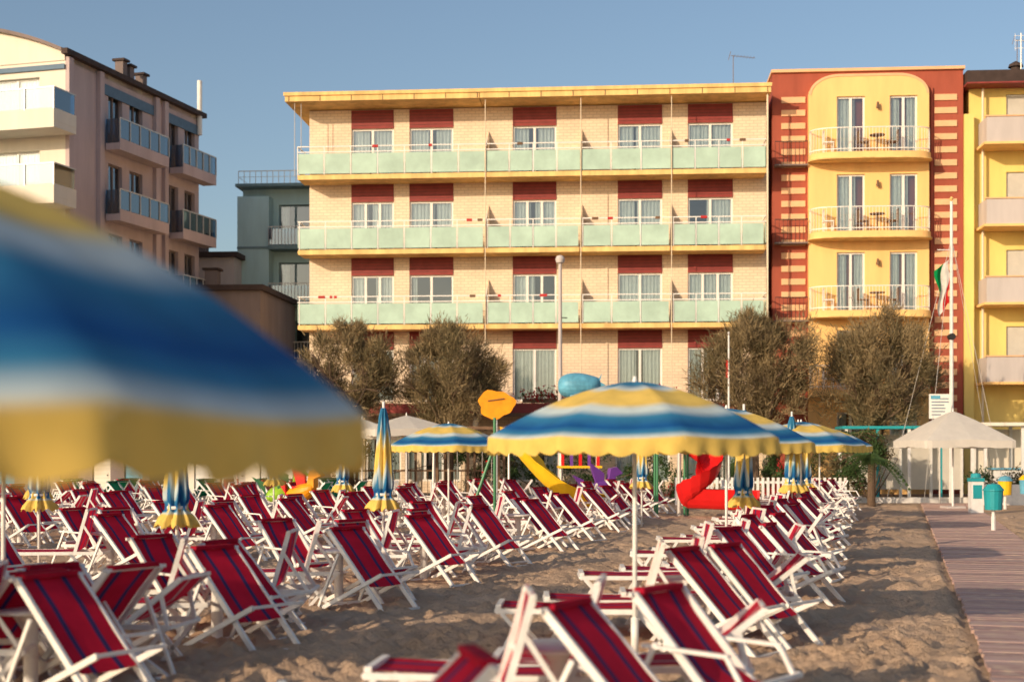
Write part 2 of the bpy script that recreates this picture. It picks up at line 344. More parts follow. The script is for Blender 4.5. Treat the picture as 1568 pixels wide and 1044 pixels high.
def arch_strip(b,inset,w,y,k):
    o=[];
    for (cx,s0) in ((bx1-1.2,0),(bx0+1.2,1)):
        for i in range(13):
            t=math.pi/2*(s0+i/12); o.append((cx,t))
    prev=None
    for cx,t in o:
        rO,rI=1.2-inset,1.2-inset-w
        P1=(cx+rO*math.cos(t),y,16.0+(.82-inset)*math.sin(t)); P2=(cx+rI*math.cos(t),y,16.0+(.82-inset-w)*math.sin(t))
        if prev: b.face([prev[0],P1,P2,prev[1]],k)
        prev=(P1,P2)
arch_strip(b,.0,.10,-.37,'stripe')
b.obj('bay_front',root)
g=B()
for o in bops: window(g,*o,y=-.22,cur=[(o[0]+.05,o[0]+.4),(o[1]-.4,o[1]-.05)] if random.random()<.6 else [(o[0]+.05,o[1]-.35)])
for f in (13.55,10.45,7.35):
    g.cyl((14.58,-.36,f+1.95),(14.58,-.5,f+1.95),.05,.05,'wood',8); g.cyl((14.58,-.5,f+1.85),(14.58,-.5,f+2.1),.07,.04,'wood',8)
g.obj('windows',root)
def outline(off=0):
    pts=[]
    for i in range(25):
        t=math.pi*i/24; cx=14.25; a=(bx1-bx0)/2+.02+off; d=.95+off
        ct,st=math.cos(t),math.sin(t); x=cx-a*math.copysign(abs(ct)**.55,ct); y=-.352-d*abs(st)**.6
        pts.append((x,y))
    return pts
bb=B(); rr=B(); fu=B()
for f in (13.55,10.45,7.35,4.25):
    bb.prism(outline(),f-.22,f,'yellow','xy'); bb.prism(outline(.05),f-.27,f-.221,'ochre','xy')
    o=outline(-.05)
    for (p,q) in zip(o,o[1:]):
        for z in (f+.95,f+.12): rr.beam((p[0],p[1],z),(q[0],q[1],z),.035,.035,'frame')
        L=math.dist(p,q); n=max(1,int(L/.12))
        for i in range(n):
            t=i/n; x=p[0]+(q[0]-p[0])*t; y=p[1]+(q[1]-p[1])*t; rr.beam((x,y,f+.02),(x,y,f+.95),.014,.014,'frame')
    fu.cyl((14.5,-.8,f+.7),(14.5,-.8,f+.74),.3,.3,'wood',12); fu.cyl((14.5,-.8,f+.01),(14.5,-.8,f+.7),.03,.03,'wood',6)
    for cx,k in ((13.95,'wood'),(15.1,'wood'),(12.6,'frame')):
        fu.box(cx-.2,cx+.2,-1.0,-.6,f+.42,f+.46,k)
        for dx in (-.18,.16):
            for dy in (-.98,-.64): fu.box(cx+dx,cx+dx+.03,dy,dy+.03,f+.01,f+.42,k)
        s_=1 if cx>14.3 else -1
        for i in range(4): fu.box(cx+s_*.17,cx+s_*.2,-1.0+i*.12,-.95+i*.12,f+.46,f+.88,k)
        fu.box(cx+s_*.17,cx+s_*.205,-1.0,-.6,f+.84,f+.9,k)
    rr.beam((10.55,-.5,f+.6),(11.85,-.5,f+.6),.03,.03,'black'); 
    for i in range(9): rr.beam((10.56+i*.16,-.5,f-.3),(10.56+i*.16,-.5,f+.6),.014,.014,'black')
    rr.box(10.55,11.85,-.5,-.06,f-.36,f-.3,'brown')
bb.obj('balcony_slabs',root); rr.obj('balcony_railings',root); fu.obj('balcony_furniture',root)
# ------------------------------------------------------------ lemon building
root=empty('yellow_apartment_building',FO,FR)
b=B(); lops=[(19.75,21.0,f+.02,f+2.2) for f in (13.85,10.75,7.65,4.6)]+[(22,23.2,f+.02,f+2.2) for f in (13.85,10.75,7.65,4.6)]
wall(b,18.3,26,0,16.3,lops,'lemon',y=.3); shell(b,18.3,26,.3,10,0,16.3,'lemon'); b.box(18.02,18.4,-.1,.299,0,15.2,'lemon')
b.box(18.06,26.2,-.4,10,16.35,16.85,'roofdark'); b.box(18.03,26.2,-.6,10,16.28,16.34,'maroon')
b.obj('walls',root)
g=B()
for o in lops:
    window(g,*o,y=.45,cur=[(o[0]+.05,o[1]-.05)]); g.box(o[0]+.07,o[1]-.07,.40,.43,o[2]+.9,o[3]-.06,'greyblind')
g.obj('windows',root)
g=B()
for f in (13.9,10.7,7.65,4.55):
    g.box(18.65,24.5,-1.0,.29,f-.02,f+.15,'greyp'); g.box(18.65,24.5,-1.08,-1.0,f-.02,f+.95,'greyp'); g.box(18.65,18.73,-1.0,.29,f+.15,f+.95,'greyp')
    g.box(18.6,24.6,-1.12,-.96,f+.955,f+1.01,'stripe'); g.box(18.55,24.6,-1.14,.29,f-.12,f-.021,'yellow')
g.cyl((18.75,-.05,0),(18.75,-.05,16.2),.05,.05,'pipe',8)
g.obj('balconies',root)
g=B(); g.cyl((20.3,1,16.85),(20.3,1,17.3),.18,.2,'roofdark',10); g.lathe([(.01,17.55),(.25,17.42),(.3,17.3)],'roofdark',12,(20.3,1)); g.box(19.0,19.3,.8,1.1,16.85,17.15,'roofdark'); g.box(21,21.4,.8,1.2,16.85,17.3,'brown'); g.obj('chimneys',root)
b=B(); b.cyl((20.35,.4,16.8),(20.35,.4,18.5),.025,.02,'rail',6)
for zz in (17.9,18.2,18.4):
    b.beam((20.1,.4,zz),(20.7,.4,zz),.015,.015,'frame')
for xx in (20.12,20.35,20.6): b.beam((xx,.4,17.8),(xx,.4,18.5),.012,.012,'frame')
b.obj('roof_aerial',root)
# ------------------------------------------------------------ left apartment block
root=empty('apartment_block_with_curved_roof',(-18.15,57.8,0),-math.radians(15.8))
b=B(); fz=[14.85,11.85,8.85,5.85,2.85]
fops=[(-4.6,-1.2,f+.1,f+2.25) for f in fz]+[(-10,-6.5,f+.1,f+2.25) for f in fz]
wall(b,-12,0,0,17.7,fops,'offwhite',rev=.3)
b.face([(-12,11.2,0),(-12,0,0),(-12,0,18.1),(-12,11.2,18.1)],'mauve'); b.face([(0,11.2,0),(-12,11.2,0),(-12,11.2,18.1),(0,11.2,18.1)],'mauve')
arcp=[(x,18.1+1.35*(1-((x+6)/6)**2)) for x in np.linspace(0,-12,25)]
b.prism([(-12,17.7),(0,17.7)]+[tuple(p) for p in arcp],-.05,11.2,'offwhite')
b.box(-12,.0,-.09,-.052,17.35,17.55,'steelblue')
b.obj('front_walls',root)
r=B()
for p,q in zip(arcp,arcp[1:]):
    r.face([(p[0],-.3,p[1]+.06),(q[0],-.3,q[1]+.06),(q[0],11.5,q[1]+.06),(p[0],11.5,p[1]+.06)],'roofdark')
    r.face([(p[0],-.3,p[1]-.08),(q[0],-.3,q[1]-.08),(q[0],-.3,q[1]+.06),(p[0],-.3,p[1]+.06)],'brown')
r.box(.0,.28,-.3,11.5,17.9,18.12,'roofdark')
for y_,h in ((5.2,.7),(5.8,.6),(6.9,.5)): 
    r.box(-.9,-.5,y_,y_+.35,18.2,18.4+h,'brown'); r.box(-1.0,-.4,y_-.08,y_+.43,18.4+h,18.5+h,'roofdark')
r.cyl((.15,11.0,17.0),(.15,11.0,19.6),.12,.12,'frame',10)
r.obj('vaulted_roof',root)
fl=empty('flank',(0,0,0),math.radians(90)); fl.parent=root
b=B(); sops=[(a,c,f+.1,f+2.3) for f in fz for a,c in ((3.2,4.3),(4.9,6.0),(8.3,9.2),(9.8,10.8))]
wall(b,0,11.2,0,18.1,sops,'mauve',rev=.25)
for y_ in (0.0,2.3,6.9,7.7): b.box(y_,y_+.32,-.18,-.001,0,17.85,'mauve')
b.box(2.62,6.9,-.06,-.002,17.0,17.45,'steelblue'); b.box(8.03,11.2,-.06,-.002,17.0,17.45,'steelblue')
b.obj('flank_wall',fl)
g=B()
for o in sops:
    window(g,*o,y=.18,fk='brown',cur=[(o[0]+.05,o[0]+.35)]); 
g.obj('flank_windows',fl)
g=B()
for f in fz:
    for a,c in ((2.7,6.8),(8.1,11.3)):
        g.box(a,c,-.85,-.19,f-.25,f+.03,'mauve'); g.box(a,c,-.88,-.85,f-.27,f+.22,'mauve')
        g.box(a+.02,c-.02,-.85,-.82,f+.24,f+1.05,'bglass'); g.box(a,a+.03,-.82,-.19,f+.05,f+1.05,'bglass'); g.box(c-.03,c,-.82,-.19,f+.05,f+1.05,'bglass')
        g.beam((a,-.85,f+1.08),(c,-.85,f+1.08),.05,.05,'rail')
        for i in range(6): x=a+(c-a)*i/5; g.beam((x,-.87,f+.2),(x,-.87,f+1.07),.04,.04,'rail')
g.obj('flank_balconies',fl)
g=B()
for o in fops: window(g,*o,y=.2,leaves=3,cur=[(o[0]+.1,o[1]-.1)])
for f in fz:
    g.box(-11.5,.5,-1.5,-.001,f-.2,f+.05,'offwhite'); g.box(-11.5,.5,-1.56,-1.5,f-.22,f+.55,'offwhite'); g.box(.45,.51,-1.5,-.001,f+.05,f+.55,'offwhite')
    g.box(-11.4,.45,-1.53,-1.5,f+.56,f+1.35,'bglass'); g.box(.46,.49,-1.49,-.1,f+.56,f+1.35,'bglass'); g.beam((-11.5,-1.52,f+1.38),(.51,-1.52,f+1.38),.05,.05,'rail'); g.beam((.48,-1.5,f+1.38),(.48,0,f+1.38),.05,.05,'rail')
    for i in range(10): g.beam((-11.4+i*1.32,-1.54,f+.5),(-11.4+i*1.32,-1.54,f+1.38),.05,.05,'rail')
g.obj('front_balconies',root)
# ------------------------------------------------------------ teal building and low rear buildings
root=empty('teal_apartment_building',(-14.0,74,0),FR)
b=B(); tops=[(1.9,3.6,f+.1,f+2.2) for f in (12.4,9.4,6.4)]+[(.35,1.15,f+.9,f+1.9) for f in ()]
wall(b,0,7,0,15.4,tops,'teal',rev=.3); shell(b,0,7,0,8,0,15.4,'teal'); b.box(-.05,1.6,-.9,-.001,0,14.9,'teal'); b.box(-.15,7.1,-.95,8.1,15.4,15.55,'tealdark')
for zz in (12.2,9.3,6.3): b.box(-.06,1.61,-.93,-.901,zz,zz+.12,'tealdark')
b.obj('walls',root)
g=B()
for o in tops: window(g,*o,y=.2,fk='tealdark',cur=[(o[0]+.1,o[0]+.5)])
for f in (12.3,9.4,6.4):
    g.box(1.61,5,-1.1,-.001,f-.15,f+.05,'tealdark'); g.beam((1.6,-1.08,f+1),(5,-1.08,f+1),.04,.04,'rail'); g.box(1.62,5,-1.05,-1.02,f+.1,f+.9,'bglass')
    for i in range(20): g.beam((1.62+i*.17,-1.08,f),(1.62+i*.17,-1.08,f+1),.02,.02,'rail')
for i in range(24): g.beam((i*.3,-.85,15.55),(i*.3,-.85,16.2),.03,.03,'rail')
g.beam((0,-.85,16.2),(7,-.85,16.2),.04,.04,'rail'); g.beam((0,-.85,15.9),(7,-.85,15.9),.02,.02,'rail')
g.beam((0,-.85,15.9),(0,8,15.9),.02,.02,'rail')
g.obj('balconies',root)
def lowb(name,x,y,w,d,h,k,rk):
    root=empty(name,(x,y,0),FR); b=B(); n=max(1,int(w/2.2)); ops=[(.6+i*2.2,1.6+i*2.2,z,z+1.3) for i in range(n) for z in np.arange(2,h-1.6,3.) if 1.6+i*2.2<w]
    wall(b,0,w,0,h,ops,k,rev=.2); shell(b,0,w,0,d,0,h,k); b.box(-.2,w+.2,-.3,d,h+.002,h+.25,rk); b.obj('walls',root)
    g=B()
    for o in ops: window(g,*o,y=.12)
    b2=g; b2.box(w*.3,w*.3+.6,1,1.6,h+.25,h+1.1,'brown'); b2.box(w*.3-.1,w*.3+.7,.9,1.7,h+1.1,h+1.2,rk); g.obj('windows_and_chimney',root)
lowb('brown_low_building',-15.9,66.5,4.2,7,9.3,'brown','roofdark')
lowb('grey_low_building',-17.4,72,3.4,6,11.6,'greyp','roofdark')
lowb('ochre_rear_building',-40,66,16,8,12,'offwhite','roofdark')
lowb('cream_rear_building',25,75,18,8,14,'creamplain','roofdark')
# ------------------------------------------------------------ ground: one sheet, fine near the beach
xs=np.concatenate([[-600,-200,-80,-40,-25],np.arange(-14,14.01,.06)   ,[16,20,28,45,80,200,600]])
ys=np.concatenate([[-600,-150,-40,-10,0,5,8],np.arange(9,28,.06),np.arange(28,50,.15),[51,53,56,60,70,90,150,300,900]])
X,Yg=np.meshgrid(xs,ys); Z=np.zeros_like(X)
for fr,am in ((.5,.02),(1.3,.014),(2.9,.012),(5.2,.009),(8.,.006)):
    for _ in range(5):
        a=rng.uniform(0,math.pi*2); ph=rng.uniform(0,6.3); k=fr*rng.uniform(.7,1.4)
        Z+=am/2.2*np.sin(2*math.pi*k*(X*math.cos(a)+Yg*math.sin(a))/2+ph+1.5*np.sin(X*.8+ph)+1.2*np.cos(Yg*.9+a))
for _ in range(15000):
    cy=9+ (rng.random()**1.4)*36; half=cy*.37+1; cx=rng.uniform(-half,half); 
    rx=rng.uniform(.05,.10); ry=rng.uniform(.08,.16); dp=rng.uniform(.014,.045); th=rng.uniform(0,3.14)
    i0,i1=np.searchsorted(xs,[cx-.5,cx+.5]); j0,j1=np.searchsorted(ys,[cy-.5,cy+.5])
    if i1<=i0 or j1<=j0: continue
    dx=X[j0:j1,i0:i1]-cx; dy=Yg[j0:j1,i0:i1]-cy
    u=(dx*math.cos(th)+dy*math.sin(th))/rx; v=(-dx*math.sin(th)+dy*math.cos(th))/ry; q=u*u+v*v
    Z[j0:j1,i0:i1]+= -dp*np.exp(-q)+dp*.55*np.exp(-(np.sqrt(q)-1.6)**2*4)
wl=3.85+(Yg-11.4)*.2726
mask=((X>wl-.1)&(X<wl+1.85))
Z[mask]=-.03
out=(np.abs(X)>14)|(Yg<8.5)|(Yg>49); Z[out]=0
nx,ny=len(xs),len(ys)
V=np.stack([X.ravel(),Yg.ravel(),Z.ravel()],1)
ii=(np.arange(ny-1)[:,None]*nx+np.arange(nx-1)[None,:]).ravel()
F=np.stack([ii,ii+1,ii+nx+1,ii+nx],1)
me=bpy.data.meshes.new('sand_ground'); me.vertices.add(len(V)); me.vertices.foreach_set('co',V.ravel().astype(np.float32))
me.loops.add(F.size); me.loops.foreach_set('vertex_index',F.ravel().astype(np.int32)); me.polygons.add(len(F))
me.polygons.foreach_set('loop_start',np.arange(0,F.size,4,dtype=np.int32)); me.polygons.foreach_set('loop_total',np.full(len(F),4,dtype=np.int32))
me.polygons.foreach_set('use_smooth',[True]*len(F)); me.update(calc_edges=True); me.materials.append(M['sand'])
o=bpy.data.objects.new('sand_ground',me); col.objects.link(o)
b=B(); b.box(-60,60,50.5,64,-.2,.13,'paver'); b.box(-60,60,50.3,50.498,-.2,.2,'white'); b.obj('promenade_pavement')
# boardwalk
b=B(); a=math.atan(.2726); dv=Vector((math.sin(a),math.cos(a),0)); cv=Vector((math.cos(a),-math.sin(a),0)); st=Vector((3.85,11.4,0))
L=-5.0
while L<39.5:
    p=st+dv*L; w0=random.uniform(-.02,.02)
    i=len(b.v); z0,z1=.0,.035+random.uniform(-.004,.004)
    q=[p+cv*w0,p+cv*(1.7+w0),p+cv*(1.7+w0)+dv*.135,p+cv*w0+dv*.135]
    b.v+=[(v.x,v.y,z0) for v in q]+[(v.x,v.y,z1) for v in q]
    for f in ((3,2,1,0),(4,5,6,7),(0,1,5,4),(1,2,6,5),(2,3,7,6),(3,0,4,7)): b.f.append([i+x for x in f]); b.m.append(b.mi('deck')); b.uv+=[(0,0)]*4
    L+=.145
b.obj('wooden_boardwalk')
# ------------------------------------------------------------ umbrellas
def umbrella_mesh(R=1.35,H=.55,zr=1.98,vd=.115,ex=1.6):
    b=B(); 
    def surf(a,r):
        t=2*math.pi*a; loc=(a*8)%1; s=math.sin(math.pi*loc)
        k=1-.055*s*r
        z=zr+H*(1-r**ex)-.045*s*r*(1.3-r)*2*.8
        return (R*r*k*math.cos(t),R*r*k*math.sin(t),z)
    b.grid(lambda a,v:(surf(a,v),(a,v)),96,20,'umb')
    def val(a,v):
        x,y,z=surf(a,1); t=2*math.pi*a; sc=abs(math.sin(a*math.pi*40)); w=1+.012*math.sin(a*2*math.pi*37)*v
        return (x*w,y*w,z-v*(vd+.035*sc)),(a,1+.12*v)
    b.grid(val,240,3,'umb')
    b.cyl((0,0,-.25),(0,0,zr+H),.022,.02,'alu',12); b.cyl((0,0,zr+H-.02),(0,0,zr+H+.05),.03,.012,'alu',10)
    for i in range(8):
        t=2*math.pi*i/8; pr=None
        for j in range(7):
            r=j/6; p=Vector((R*r*math.cos(t),R*r*math.sin(t),zr+H*(1-r**ex)-.02))
            if pr: b.cyl(pr,p,.008,.008,'alu',5,False)
            pr=p
        r=.5; b.cyl((0,0,zr+.12),(R*r*math.cos(t),R*r*math.sin(t),zr+H*(1-r**ex)-.02),.007,.007,'alu',5,False)
    b.cyl((0,0,zr+.05),(0,0,zr+.18),.045,.045,'alu',10)
    b.cyl((0,0,0.0),(0,0,.35),.035,.035,'alu',10)
    return b.mesh('beach_umbrella',True)
UM=umbrella_mesh(H=.50,zr=1.97); UN=umbrella_mesh(1.42,.65,1.93,.095,1.95)
def closed_mesh():
    b=B()
    prof=[(0,2.5,.03),(.1,2.36,.06),(.3,2.1,.085),(.55,1.75,.10),(.72,1.5,.115),(.85,1.3,.13),(.93,1.18,.10),(1.0,1.10,.14),(1.06,1.03,.19),(1.12,.95,.22)]
    pv=[p[0] for p in prof]
    def fn(a,v):
        vv=v*1.12; z=np.interp(vv,pv,[p[1] for p in prof]); r=np.interp(vv,pv,[p[2] for p in prof]); t=2*math.pi*a
        r=r*(1+.28*math.cos(8*t+vv*2)+.12*math.cos(19*t+vv*9)); 
        if vv>1.05: z+=.03*math.sin(13*t)
        sh=.10*math.sin(5*t+3*vv) if vv<.95 else 0
        return (r*math.cos(t),r*math.sin(t),z),(a,vv*(.9 if vv<.9 else 1)+sh)
    b.grid(fn,64,26,'umb'); b.cyl((0,0,-.2),(0,0,2.6),.022,.02,'alu',10); b.cyl((0,0,1.16),(0,0,1.20),.125,.125,'white',12)
    return b.mesh('closed_beach_umbrella',True)
CM=closed_mesh()
opens=[(1.105,12.8),(3.15,20.9),(-4.65,13.0),(-1.45,32.5),(8.0,37.0),(-4.9,9.0),(-9.2,12.2),(6.2,30.5),(-7.4,8.0)]
for i,(x,y) in enumerate(opens): inst('beach_umbrella',UM,x,y,0,random.uniform(0,.7),1)
inst('beach_umbrella',UN,-1.76,3.24,0,.10,1)
for x,y in [(-4.1,17.4),(-1.97,21.8),(-7.25,21.8),(3.75,23),(5.9,30),(7.0,34),(-3.8,32),(3.1,34),(-12.5,33),(-9.0,27),(6.5,32.3),(-6.2,37)]:
    inst('closed_beach_umbrella',CM,x,y,0,random.uniform(0,3),random.uniform(.96,1.03))
# ------------------------------------------------------------ chairs
def sling(b,path,w,k):
    n=len(path)-1
    def fn(a,v):
        j=a*n; i=min(int(j),n-1); t=j-i; p,q=path[i],path[i+1]
        x=p[0]+(q[0]-p[0])*t; z=p[1]+(q[1]-p[1])*t; return (x,(v-.5)*w,z-.012*math.sin(math.pi*v)),(v,a)
    b.grid(fn,n*2,8,k)
def deckchair(k='fab',top=(-.40,.95),var=0):
    b=B(); w=.56; A='alu'; foot=(.46,.03)
    for s in (-1,1):
        y=s*w/2
        b.beam((top[0],y,top[1]),(foot[0],y,foot[1]),.028,.05,A)
        b.beam((-.46,s*(w/2+.03),.03),(.46,s*(w/2+.03),.45),.026,.045,A)
        if var!=1:
            b.beam((-.30,s*(w/2+.055),.64),(.32,s*(w/2+.055),.62),.04,.022,A)
            b.beam((.30,s*(w/2+.055),.62),(.42,s*(w/2+.045),.42),.022,.03,A)
        b.beam((-.20,s*(w/2+.055),.66),(-.52,s*(w/2+.055),.04),.022,.032,A)
    for (x,z) in (top,foot,(-.46,.03),(.46,.45),(-.52,.04)):
        b.beam((x,-w/2-.05,z),(x,w/2+.05,z),.026,.026,A)
    p=[(top[0],top[1]+.02),(-.28,.80),(-.12,.62),(.02,.47),(.16,.39),(.32,.39),(.46,.465)]
    if var==1: p=[(top[0],top[1]+.02),(-.2,.74),(-.02,.54),(.14,.38),(.24,.30)]
    sling(b,p,w-.04,k)
    b.box(top[0]-.03,top[0]+.05,-w/2+.04,w/2-.04,top[1]+.0,top[1]+.035,k)
    return b.mesh('deck_chair')
def lounger(ang,k='fabred'):
    b=B(); w=.62; A='alu'; a=math.radians(ang); bx,bz=.35+.62*math.cos(a),.42+.62*math.sin(a)
    for s in (-1,1):
        y=s*w/2
        b.beam((-1.0,y,.40),(.75,y,.40),.028,.045,A); b.beam((.35,s*(w/2-.03),.42),(bx,s*(w/2-.03),bz),.026,.045,A)
        b.beam((-.72,y,.40),(-.95,y,.02),.026,.04,A); b.beam((-.95,y,.38),(-.62,y,.02),.026,.035,A)
        b.beam((.28,y,.40),(.62,y,.02),.026,.04,A); b.beam((.72,y,.40),(.40,y,.02),.026,.035,A)
        b.beam((.35+.4*math.cos(a),s*(w/2-.03),.42+.4*math.sin(a)),(.72,s*(w/2-.03),.40),.022,.032,A)
    for x,z in ((-1.0,.40),(.75,.40),(-.95,.02),(.62,.02),(bx,bz),(.40,.02),(-.62,.02)): b.beam((x,-w/2,z),(x,w/2,z),.028,.028,A)
    sling(b,[(-.98,.435),(-.5,.42),(0,.42),(.33,.43)],w-.05,k); sling(b,[(.36,.45),(.35+.34*math.cos(a)+.02,.42+.31*math.sin(a)),(bx,bz+.025)],w-.06,k)
    b.beam((-.98,-w/2+.03,.435),(-.98,w/2-.03,.435),.05,.04,A)
    return b.mesh('sun_lounger')
DA=[deckchair('fab'),deckchair('fab',(-.42,.93),1),deckchair('fab',(-.36,.98),2)]
LB=[lounger(38),lounger(74,'fab'),lounger(55)]
DG=deckchair('fabgreen'); LG=lounger(45,'fabgreen'); DBL=deckchair('fabblue')
def table_mesh():
    b=B(); b.lathe([(.01,.66),(.27,.66),(.29,.65),(.29,.63),(.10,.61),(.055,.55),(.055,.0)],'alu',20); return b.mesh('beach_side_table',True)
TM=table_mesh()
rv=Vector((.2537,.9673)); cv2=Vector((.9673,-.2537)); base=-math.atan(.262)
def station(x,y,kind,near=False):
    P=Vector((x,y)); j=lambda s=.12: random.uniform(-s,s)
    def put(name,me,c,r_,rz):
        q=P+cv2*(c+j())+rv*(r_+j()); inst(name,me,q.x,q.y,-.01,base+rz+j(.14),1)
    if kind=='R':
        put('sun_lounger',LB[1],-.45,-.45,.25); put('sun_lounger',random.choice([LB[0],LB[2]]),.35,1.05,.1)
        put('deck_chair',DA[1],.62,-.45,-.32); put('deck_chair',DA[random.choice([0,1])],.95,.30,-.32)
        put('sun_lounger',LB[1],-.2,.35,.25)
    elif kind=='M':
        put('deck_chair',DA[1],.65,-.55,-.32); put('deck_chair',random.choice([DA[1],DA[2]]),.30,.25,-.32); put('sun_lounger',LB[1],-.55,-.45,.3)
        put('deck_chair',DA[0],-.75,.6,-.35)
        if random.random()<.6: put('sun_lounger',random.choice(LB),-.1,1.2,.15)
    elif kind=='G':
        put('deck_chair',DG,.5,-.4,0); put('deck_chair',DG,-.4,.5,math.pi*.9); put('sun_lounger',LG,.2,1.1,0)
    if kind!='G': q=P+cv2*.1+rv*(-.1); inst('beach_side_table',TM,q.x+j(.1),q.y,0,0)
for d in [8.9,13.5,17.0,20.3,23.6,27,30.3,33.6,37,40.3,43.6]: station(1.30+(d-12.8)*.252-(.10 if d<9 else 0),d,'R')
for d in [10.9,13.9,17.3,20.4,23.6,26.8,30,33.2,36.4,39.6,42.8]: station(-3.05+(d-13.5)*.235,d,'M')
d=17.6
while d<45: station(-6.9+(d-17.2)*.25,d,'M'); d+=3.3
d=25
while d<44: station(-10.6+(d-25)*.25,d,'M'); d+=3.3
d=33
while d<43: station(-13.5+(d-33)*.25,d,'M'); d+=3.3
for x,y in [(-14,45),(-12.3,45.5),(-10.8,45),(-9.6,44.6),(-8,45.5),(-13,42),(-7.0,44.2),(-6,46),(-11.5,41.5)]: station(x,y,'G')
inst('deck_chair',DA[1],-.55,6.25,-.01,base+math.pi+.5)
inst('deck_chair',DA[1],-3.9,10.9,-.01,base+math.pi-.3); inst('deck_chair',DA[1],-3.35,11.5,-.01,base+math.pi-.3)
inst('deck_chair',DBL,8.6,38.5,0,base); inst('deck_chair',DBL,9.3,41,0,base)
# ------------------------------------------------------------ trees
def tree(name,x,y,zc,rx,rz_,nleaf,leaf=('leafA','leafA','leafB'),h0=.1,seed=1,size=.07):
    R_=random.Random(seed); b=B(); tips=[]
    def branch(p,d,L,r,dep):
        q=p+d*L; b.cyl(p,q,r,r*.62,'bark',7,False)
        if dep==0: tips.append(q); return
        for _ in range(3 if dep>1 else 4):
            nd=(d+Vector((R_.gauss(0,.5),R_.gauss(0,.5),R_.gauss(.1,.3)))).normalized(); branch(q,nd,L*R_.uniform(.6,.85),r*.6,dep-1)
    H=zc-rz_*.7
    p=Vector((0,0,0)); q=Vector((R_.uniform(-.15,.15),0,H*.55)); b.cyl(p,q,.17,.13,'bark',10,False)
    for i in range(4):
        a=i*1.6+R_.random(); branch(q,Vector((math.cos(a)*.45,math.sin(a)*.45,1)).normalized(),H*.42,.085,3)
    clumps=[]
    for _ in range(85):
        a=R_.uniform(0,6.283); cz=R_.uniform(-1,1); rr_=math.sqrt(1-cz*cz)*R_.uniform(.3,1.05)
        cz*=R_.uniform(.55,1.08)
        k=1+.18*math.sin(3*a+seed)+.12*math.sin(5*a+seed*2)
        clumps.append((Vector((rx*rr_*math.cos(a)*k,rx*.85*rr_*math.sin(a)*k,zc+rz_*cz)),R_.uniform(.12,.32)*rx*.8,R_.random()))
    per=nleaf//len(clumps)
    for c,s,tone in clumps:
        k0=leaf[0] if tone<.35 else (leaf[1] if tone<.65 else leaf[2])
        up=Vector((c.x*.25,c.y*.25,.9)).normalized()
        for _ in range(per):
            off=Vector((R_.gauss(0,s*.5),R_.gauss(0,s*.5),R_.gauss(0,s*.6))); p=c+off
            d=(off.normalized()*.35+up*.6+Vector((R_.gauss(0,.4),R_.gauss(0,.4),R_.gauss(0,.4)))).normalized()*R_.uniform(size*1.5,size*4.5)
            w=d.cross(Vector((R_.gauss(0,1),R_.gauss(0,1),R_.gauss(0,1)))).normalized()*size*R_.uniform(.12,.28)
            k=k0 if R_.random()<.75 else R_.choice(leaf)
            b.face([p-w,p+w,p+d+w*.3,p+d-w*.3],k)
    return b.obj(name,loc=(x,y,h0))
tree('tamarisk_tree',-5.9,52,4.55,1.8,1.7,20000,seed=3)
tree('tamarisk_tree',-2.3,52,4.4,2.15,2.0,30000,seed=5)
tree('tamarisk_tree',8.9,52,4.6,2.15,2.05,30000,seed=9)
tree('tamarisk_tree',13.3,52,4.55,2.4,2.1,33000,seed=12)
def shrub(name,x,y,w,h,n,leaf=('leafC','leafC','leafB'),seed=1):
    R_=random.Random(seed); b=B()
    for i in range(7): b.cyl((0,0,0),(R_.gauss(0,w*.3),R_.gauss(0,.2),h*.6),.03,.012,'bark',5,False)
    cl=[(R_.uniform(-w/2,w/2),R_.gauss(0,.25),R_.uniform(.25,1)*h*.85,R_.choice(leaf)) for _ in range(max(8,int(w*6)))]
    for _ in range(n):
        c=R_.choice(cl); p=Vector((c[0]+R_.gauss(0,.14),c[1]+R_.gauss(0,.14),max(.02,c[2]+R_.gauss(0,.14)))); d=Vector((R_.gauss(0,1),R_.gauss(0,1),R_.gauss(.3,1))).normalized()*.14
        w_=d.cross(Vector((R_.gauss(0,1),R_.gauss(0,1),1))).normalized()*.03; b.face([p-w_,p+w_,p+d],c[3])
    b.obj(name,loc=(x,y,.02))
shrub('hedge',-9,53.6,9,2.3,9000,seed=2); shrub('hedge',1.5,54.0,9,2.2,9000,seed=4); shrub('hedge',12,53.8,9,2.3,9000,seed=6)
shrub('flowering_shrub',9.6,49.6,1.6,1.5,2200,('leafC','leafB','leafR'),8); shrub('flowering_shrub',5.4,50,1.4,1.0,1800,('leafC','leafC','leafR'),9)
shrub('green_shrub',12.4,49.2,2.2,2.6,4500,seed=11); shrub('green_shrub',17.5,49.5,3,1.3,2500,seed=12)
def palm(x,y,h):
    b=B(); b.cyl((0,0,0),(0,0,h),.14,.11,'bark',10)
    for i in range(30):
        a=random.uniform(0,6.283); up=random.uniform(-.2,1.0); L=random.uniform(.9,1.3)
        for j in range(14):
            t=j/13; r=L*t; z=h+up*L*t-.9*t*t*L; c=Vector((r*math.cos(a),r*math.sin(a),z)); s=Vector((-math.sin(a),math.cos(a),0))*.28*(1-t*.7); dn=Vector((math.cos(a)*.1,math.sin(a)*.1,-.08))
            for sg in (-1,1): b.face([c,c+s*sg+dn,c+Vector((.03*math.cos(a),.03*math.sin(a),.03))],'leafC')
    b.obj('palm_plant',loc=(x,y,0))
palm(12.0,47.5,1.5); palm(11.6,49.5,2.2)
